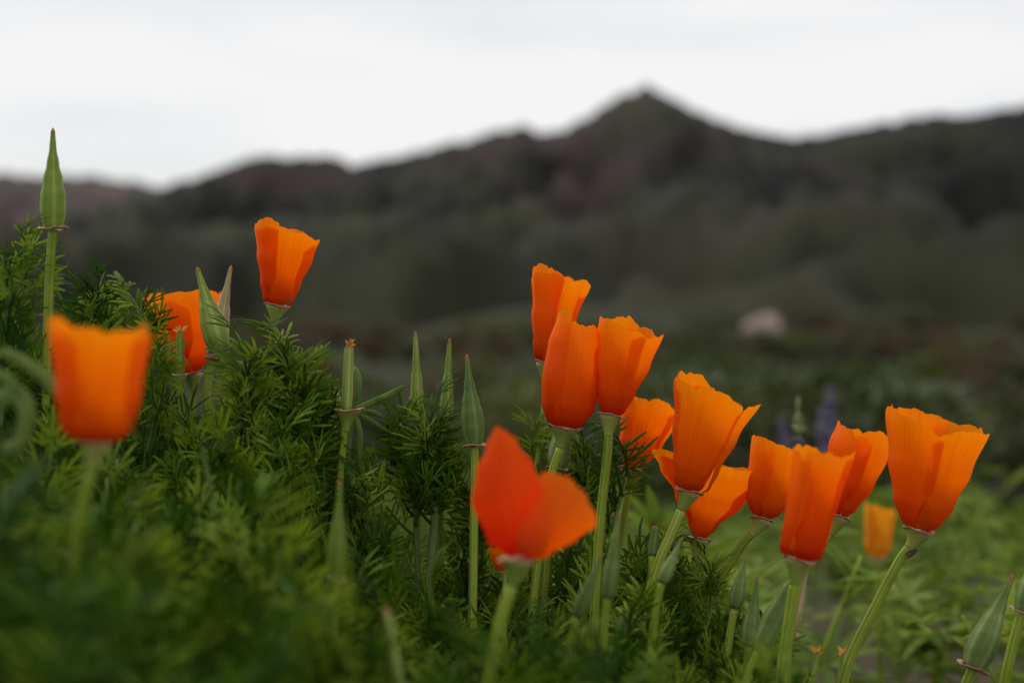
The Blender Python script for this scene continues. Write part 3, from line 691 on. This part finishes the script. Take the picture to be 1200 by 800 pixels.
def hero(T, top, Y, sc, label, base_px=None, rz=0.0, name='feathery_sprig', zs=None):
    """tuft whose top reaches a photo pixel; its stem stands on the bank"""
    tp = P(*top, Y); x = tp.x if base_px is None else P(base_px, top[1], Y).x
    zg = z_ground(x, Y) - .004
    s = (tp.z - zg) / .095
    return place_tuft(T, (x, Y, zg), rz, sc, label, 'feathery sprigs rising above the bank', (0, math.atan2(tp.x - x, max(.02, tp.z - zg))), name, s if zs is None else zs)
def tall_sprig(label, top, foot, Y, stem_r, nl, seed, spread=1.0, lo=.45, bunch=1.0):
    """sturdy stem with a bushy head, modelled in place"""
    m_ = mpp(Y); rn = random.Random(seed); a = P(*foot, Y); t = P(top[0], top[1] + 18, Y)
    pts = to_ground([t, t.lerp(a, .5) + Vector((.002, 0, 0)), a]); pts = pts[::-1]
    root = thing('feathery_sprig', label, 'foliage', pts[0], 'feathery sprigs rising above the bank')
    path = bez(pts, 4); n = len(path)
    g = Geo(); g.sweep(path, [stem_r * m_ * (1 - .55 * i / (n - 1)) for i in range(n)], 10, .07); part('stem', g, M['tuftstem'], root)
    ga = rn.uniform(0, 6.28); tot = (t - pts[0])
    for k in range(nl):
        f = lo + (1 - lo) * (k / (nl - 1)) ** .8; p = path[int(f * (n - 1))] - pts[0]
        ga += 2.4 + rn.uniform(-.3, .3); pitch = .25 + .85 * ((f - lo) / (1 - lo)) ** 1.3 + rn.uniform(-.2, .2)
        mtx = Matrix.Translation(p) @ Matrix.Rotation(ga, 4, 'Z') @ Matrix.Rotation(-pitch, 4, 'Y') @ Matrix.Rotation(rn.uniform(-.4, .4), 4, 'X') @ Matrix.Scale(rn.uniform(.8, 1.1) * spread * .95, 4)
        o = bpy.data.objects.new('leaf', rn.choice(LEAVES)); C.objects.link(o); o.parent = root; o.matrix_basis = mtx
    return root
tall_sprig('tall bushy feathery tuft on a sturdy pale stem, between two slim buds', (505, 528), (505, 660), .985, 9, 22, 1, .88, .82)
tall_sprig('smaller dark feathery tuft leaning out left of the sturdy stemmed tuft', (474, 535), (488, 640), 1.0, 5, 13, 2, .9, .78)
tall_sprig('low dark feathery sprig under the plump dark pod', (556, 590), (552, 690), 1.0, 5, 16, 3, .9, .4)
tall_sprig('feathery sprig with fine upright leaves beneath the lone orange poppy', (335, 440), (320, 560), .985, 5, 18, 4, 1.0, .4)
tall_sprig('dark feathery sprig spreading rightward over the gap by the spent poppy', (356, 478), (345, 590), .97, 5, 14, 5, 1.0, .4)
tall_sprig('bushy feathery sprig between the green pointed pod and the lone poppy stem', (290, 450), (285, 580), .96, 5, 16, 6, 1.0, .4)
tall_sprig('tall loose feathery sprig behind the highest green pod', (30, 320), (28, 450), .97, 4, 9, 7, 1.0, .35)
tall_sprig('loose feathery sprig at the top of the bank near its left end', (8, 330), (4, 460), .90, 4, 8, 8, 1.0, .35)
tall_sprig('upright feathery sprig between the highest pod and half hidden poppy', (112, 355), (112, 480), 1.0, 4, 10, 9, .95, .4)
tall_sprig('dark feathery sprig overlapping the half hidden poppy petals', (180, 420), (170, 540), .95, 4, 9, 10, .85, .4)
tall_sprig('fine open feathery sprig with slim leaves behind the barrel shaped poppy stem', (625, 530), (640, 640), 1.02, 3.5, 8, 11, .95, .35)
tall_sprig('fine feathery sprig reaching up beside the folded petal poppy stem', (735, 540), (700, 650), 1.0, 3.5, 9, 12, .95, .35)
tall_sprig('feathery sprig crowded between two poppy stems under the trio', (680, 560), (676, 660), 1.02, 4, 12, 13, .95, .35)
tall_sprig('small low sprig on the slope below the opened poppy', (835, 680), (815, 760), .97, 4, 10, 14, .8, .35)
tall_sprig('small feathery sprig lying against the broad grey bud', (905, 760), (870, 830), .93, 4, 10, 15, .75, .35)
tall_sprig('feathery sprig with rounded head behind the thin young capsule', (160, 385), (160, 500), 1.03, 4, 14, 16, .95, .4)

# ------------------------------------------------------------------ downy leaved plant by the spent poppy, and its curled leaves
def downy_leaf(g, pts, w):
    path = bez(pts, 6); n = len(path)
    rows, uvs = [], []
    for i in range(n):
        t = (path[min(i + 1, n - 1)] - path[max(i - 1, 0)]).normalized(); s_ = t.cross(Vector((0, 1, 0)))
        if s_.length < .1: s_ = Vector((1, 0, 0))
        s_.normalize(); u_ = s_.cross(t).normalized(); f = i / (n - 1)
        hw = w * (.35 + .65 * sin(pi * min(1, f * .8 + .15)) ** .7) * (1 if f < .9 else 1 - (f - .9) * 7)
        row = []
        for j in range(10):
            a = 2 * pi * j / 10
            row.append(path[i] + s_ * (hw * cos(a)) + u_ * (hw * .42 * sin(a)))
        rows.append(row); uvs.append([(j / 10, f) for j in range(10)])
    g.grid(rows, uvs, True)
def downy_plant(label, Y, stem, leaves, w, stem_r=2.5):
    m_ = mpp(Y); pts = to_ground([P(x, y, Y) for x, y in stem])
    root = thing('downy_plant', label, 'plant', pts[-1], 'downy leaved plants')
    part('stem', stem_geo(pts, stem_r * m_, stem_r * 1.3 * m_), M['fuzzy'], root)
    for k, (lf, ww) in enumerate(leaves):
        g = Geo(); downy_leaf(g, [P(x, y, Y + .004 * sin(i + k)) for i, (x, y) in enumerate(lf)], ww * .82 * m_)
        part('leaf', g, M['fuzzy'], root)
downy_plant('pale green downy plant with finger like drooping leaflets behind the spent poppy', 1.0, [(414, 482), (408, 530), (402, 600), (400, 650)],
    [([(416, 480), (440, 470), (462, 460), (474, 452)], 5), ([(418, 484), (434, 483), (448, 488)], 4), ([(418, 485), (432, 492), (452, 504)], 4),
     ([(416, 486), (422, 510), (421, 545)], 4.5), ([(413, 478), (420, 455), (417, 435), (409, 431)], 5), ([(410, 480), (398, 470), (396, 460)], 4)], 4)
downy_plant('small downy plant with curled pale leaflets low behind the spent poppy stem', 1.03, [(410, 585), (404, 620)],
    [([(404, 585), (402, 565), (408, 556), (414, 562), (411, 572)], 4), ([(414, 590), (420, 578), (428, 580), (426, 596)], 4), ([(410, 590), (436, 612), (446, 596), (442, 580)], 4)], 4)
downy_plant('large blurred downy leaf rolled into a coil at the left foreground', .66, [(6, 560), (2, 640)],
    [([(0, 410), (40, 432), (76, 470), (92, 505)], 9), ([(-30, 540), (-10, 480), (18, 462), (32, 484), (22, 520), (-6, 526)], 13), ([(-30, 450), (0, 440), (26, 462)], 9)], 8)
downy_plant('blurred arching grey green leaves low in the left foreground corner', .60, [(80, 700), (84, 780)],
    [([(-20, 775), (20, 745), (60, 705), (122, 688)], 9), ([(60, 728), (90, 745), (112, 785), (118, 830)], 12), ([(-10, 700), (20, 690), (45, 672)], 7), ([(30, 640), (20, 660), (44, 668)], 7)], 7)
downy_plant('blurred forked grassy leaf standing upright before the lone poppy sprig', .76, [(260, 660), (262, 720)],
    [([(262, 660), (250, 590), (236, 520)], 4), ([(264, 650), (276, 600), (280, 560)], 3.5)], 4, stem_r=2)

# ------------------------------------------------------------------ lupine leaves and herbs behind, on the right
def palmate_mesh(seed, n=8, ln=.040, wd=.0085):
    rn = random.Random(seed); g = Geo()
    for k in range(n):
        a = -2.5 + 5.0 * k / (n - 1); d = Vector((cos(a), sin(a), rn.uniform(.05, .5)))
        g.strip(Vector((0, 0, 0)), d, Vector((0, 0, 1)), ln * (1 - .22 * abs(a) / 2.5) * rn.uniform(.85, 1.1), wd, rn.uniform(-.45, .1), .45, (.2, .7, 1, .9, .5, .06))
    me = g.mesh('palmate_leaf'); me.materials.append(M['lupine']); return me
PALM = [palmate_mesh(300 + i) for i in range(5)]
class LP: pass
def lupine_proto(seed, h=.24, ns=6):
    rn = random.Random(seed); T = LP(); T.stems = []; T.leaves = []
    for s in range(ns):
        a = rn.uniform(0, 6.28); lean = rn.uniform(.15, .6); hh = h * rn.uniform(.7, 1.05)
        pts = [Vector((cos(a) * lean * hh * t * t, sin(a) * lean * hh * t * t, hh * t)) for t in (0, .33, .66, 1)]
        path = bez(pts, 5); g = Geo(); g.sweep(path, [.0026 - .0014 * i / 15 for i in range(16)], 6)
        me = g.mesh('stem'); me.materials.append(M['stem']); T.stems.append(me)
        for k in range(7):
            p = path[min(15, 4 + int(k * 1.8))]; b = a + k * 2.4
            q = p + Vector((cos(b), sin(b), rn.uniform(.2, .9))) * rn.uniform(.02, .05)
            mtx = Matrix.Translation(q) @ Matrix.Rotation(b, 4, 'Z') @ Matrix.Rotation(rn.uniform(-.9, .5), 4, 'Y') @ Matrix.Scale(rn.uniform(.8, 1.3), 4)
            g = Geo(); g.sweep([p, p.lerp(q, .5) + Vector((0, 0, .003)), q], .0008, 4); me = g.mesh('petiole'); me.materials.append(M['stem'])
            T.leaves.append((rn.choice(PALM), mtx, me))
    return T
LPP = [lupine_proto(330 + i) for i in range(5)]
def place_lupine(T, loc, rz, sc, label, group):
    r = thing('lupine_plant', label, 'plant', loc, group); r.rotation_euler = (0, 0, rz); r.scale = (sc, sc, sc)
    for me in T.stems: obj('stem', me, None, r)
    for me, mtx, pm in T.leaves:
        o = bpy.data.objects.new('leaf', me); C.objects.link(o); o.parent = r; o.matrix_basis = mtx
        obj('petiole', pm, None, r)
rn = random.Random(9); k = 0
for Y in (1.32, 1.5, 1.7, 1.95, 2.25, 2.6, 3.0, 3.5):
    half = Y * .257 + .1; X = .02 + .06 * (Y - 1.2)
    while X < half:
        x = X + rn.uniform(-.05, .05); y = Y + rn.uniform(-.08, .08)
        top_px = 640 - 28 * ((Y - 1.32) / .4) ** .8 + rn.uniform(-10, 50)
        hgt = CAM_Z + (440 - max(top_px, 545)) / FPX * y - z_ground(x, y)
        px = 600 + x / y * FPX
        if px < 880: hgt *= .86
        if hgt > .06 and not (1120 < px < 1190 and Y < 2): place_lupine(rn.choice(LPP), (x, y, z_ground(x, y) - .004), rn.uniform(0, 6.28), min(1.25, hgt / .25), 'leafy green lupine plant in the herb patch behind the poppies', 'lupine plants behind the poppies'); k += 1
        X += .15 * (1 + .15 * (Y - 1.3))
def lupine_spike(label, top, foot, Y, green, w):
    m_ = mpp(Y); rn = random.Random(int(top[0])); a = P(*top, Y); b = P(*foot, Y); pts = to_ground([a, b])
    root = thing('lupine_spike', label, 'flower', pts[-1], 'lupine flower spikes'); part('stem', stem_geo(pts, 1.6 * m_, 3 * m_), M['spikegreen'], root)
    n = 13
    for i in range(n):
        f = (i + rn.uniform(-.35, .35)) / n; c = a.lerp(b, max(0, f))
        g = Geo()
        for q in range(6):
            t = q * 1.05 + i * .5; d = Vector((cos(t), sin(t), .7)); r_ = w * m_ * (.35 + .65 * min(1, max(0, f) * 2.5)) * rn.uniform(.6, 1.15)
            e = c + d.normalized() * r_
            g.sweep([c, c.lerp(e, .5) + Vector((0, 0, .2 * r_)), e], [.15 * r_, .45 * r_, .12 * r_], 6)
        part('blossom', g, M['spikegreen'] if (green and i < 7) else M['purple'], root)
lupine_spike('pale green lupine spike just opening, behind the slanting stemmed poppy', (935, 466), (938, 560), 1.45, True, 9)
lupine_spike('blurred purple lupine spike next to the pale green spike', (972, 455), (968, 545), 2.4, False, 15)
lupine_spike('faint purple lupine spike leaning away from the pale green spike', (915, 490), (925, 560), 2.3, False, 10)

# herbs and grass between, too many to count
g = Geo(); rn = random.Random(21)
for _ in range(30000):
    y = 1.25 * (11.0 ** rn.random()); half = y * .3 + .3; x = rn.uniform(-half, half)
    if fbm(x * .9, y * .55, 7, 3) < -.12: continue
    z = z_ground(x, y)
    if y < 1.6 and z_top(x, y) - TUFT_H > z - .02: continue
    s_ = .6 + .25 * y ** .6
    a = rn.uniform(0, 6.28); d = Vector((cos(a) * .5, sin(a) * .5, rn.uniform(.5, 1.2)))
    g.strip(Vector((x, y, z - .003)), d, Vector((-d.x, -d.y, .6)), rn.uniform(.05, .11) * s_, rn.uniform(.006, .012) * s_, rn.uniform(-.5, .1), .4, (.6, 1, .1))
o = obj('meadow_grass', g.mesh('meadow_grass'), M['grass']); o['kind'] = 'stuff'
o['label'] = 'low green herbs and grass covering the ground behind the bank'; o['category'] = 'grass'

# ------------------------------------------------------------------ scrub on the plain
def bush_mesh(seed, n=900):
    rn = random.Random(seed); g = Geo(); lobes = [(Vector((rn.uniform(-.6, .6), rn.uniform(-.6, .6), rn.uniform(.35, .8))), rn.uniform(.25, .5)) for _ in range(9)]
    for _ in range(n):
        c, r = rn.choice(lobes); d = Vector((rn.gauss(0, 1), rn.gauss(0, 1), rn.gauss(0, 1))).normalized()
        p = c + d * r * rn.random() ** .4; p.z = max(.03, p.z)
        g.strip(p, d + Vector((rn.uniform(-.6, .6), rn.uniform(-.6, .6), .4)), Vector((0, 0, 1)), rn.uniform(.10, .18), rn.uniform(.04, .08), rn.uniform(-.3, .3), .3, (.3, 1, .1))
    tr = Geo()
    for c, r in lobes: tr.sweep([Vector((0, 0, -.05)), c * .4 + Vector((0, 0, .05)), c], [.035, .025, .01], 5)
    return g, tr
BUSH = []
for i in range(6):
    g, tr = bush_mesh(400 + i); lm = g.mesh('crown'); lm.materials.append(M['bush%d' % (i % 3)]); tm = tr.mesh('branches'); tm.materials.append(M['wood']); BUSH.append((lm, tm))
BL = ['low dark green scrub bush on the plain below the mountain', 'low olive green scrub bush on the plain below the mountain', 'low dry brown scrub bush on the plain below the mountain']
def place_bush(k, x, y, sc, sz, rz):
    r = thing('scrub_bush', BL[k % 3], 'bush', (x, y, z_ground(x, y)), ['dark green scrub bushes', 'olive scrub bushes', 'dry brown scrub bushes'][k % 3])
    r.scale = (sc, sc, sz); r.rotation_euler = (0, 0, rz)
    obj('crown', BUSH[k][0], None, r); obj('branches', BUSH[k][1], None, r)
rn = random.Random(31)
for i in range(240):
    y = 5.0 * (16 ** rn.random()) if i < 130 else 45 * (8 ** rn.random()); x = rn.uniform(-1, 1) * (y * .29 + .5)
    w = rn.random(); px = 600 + x / y * FPX
    if y < 12: kk = rn.choice((0, 1, 1, 4, 4) if px > 700 else (0, 1, 3, 4, 4))
    else: kk = rn.choice((0, 3, 2, 5, 5, 1))
    sc = rn.uniform(.22, .42) * (1 + .035 * min(y, 90) + .012 * max(0, y - 90))
    place_bush(kk, x, y, sc * 1.25, sc * .72, rn.uniform(0, 6.28))

# pale boulder on the rising plain
def boulder():
    b = P(895, 412, 62); z = z_ground(b.x, 62); g = Geo(); rows, uvs = [], []
    for i in range(15):
        th = pi * i / 14; row = []
        for j in range(24):
            ph = 2 * pi * j / 24; d = Vector((sin(th) * cos(ph), sin(th) * sin(ph), cos(th)))
            r = 1 + .22 * noise.noise(d * 1.3 + Vector((4, 1, 2))) + .1 * noise.noise(d * 3.1)
            row.append(Vector((b.x, 62, z + .62)) + Vector((d.x * .66, d.y * .62, d.z * .72)) * r)
        rows.append(row); uvs.append([(0, 0)] * 24)
    g.grid(rows, uvs, True)
    off = Vector((b.x, 62, z)); g.v = [tuple(Vector(c) - off) for c in g.v]
    o = obj('boulder', g.mesh('boulder'), M['rock']); o.location = off
    o['label'] = 'pale pinkish boulder on the scrub slope at the foot of the mountain'; o['category'] = 'rock'
boulder()
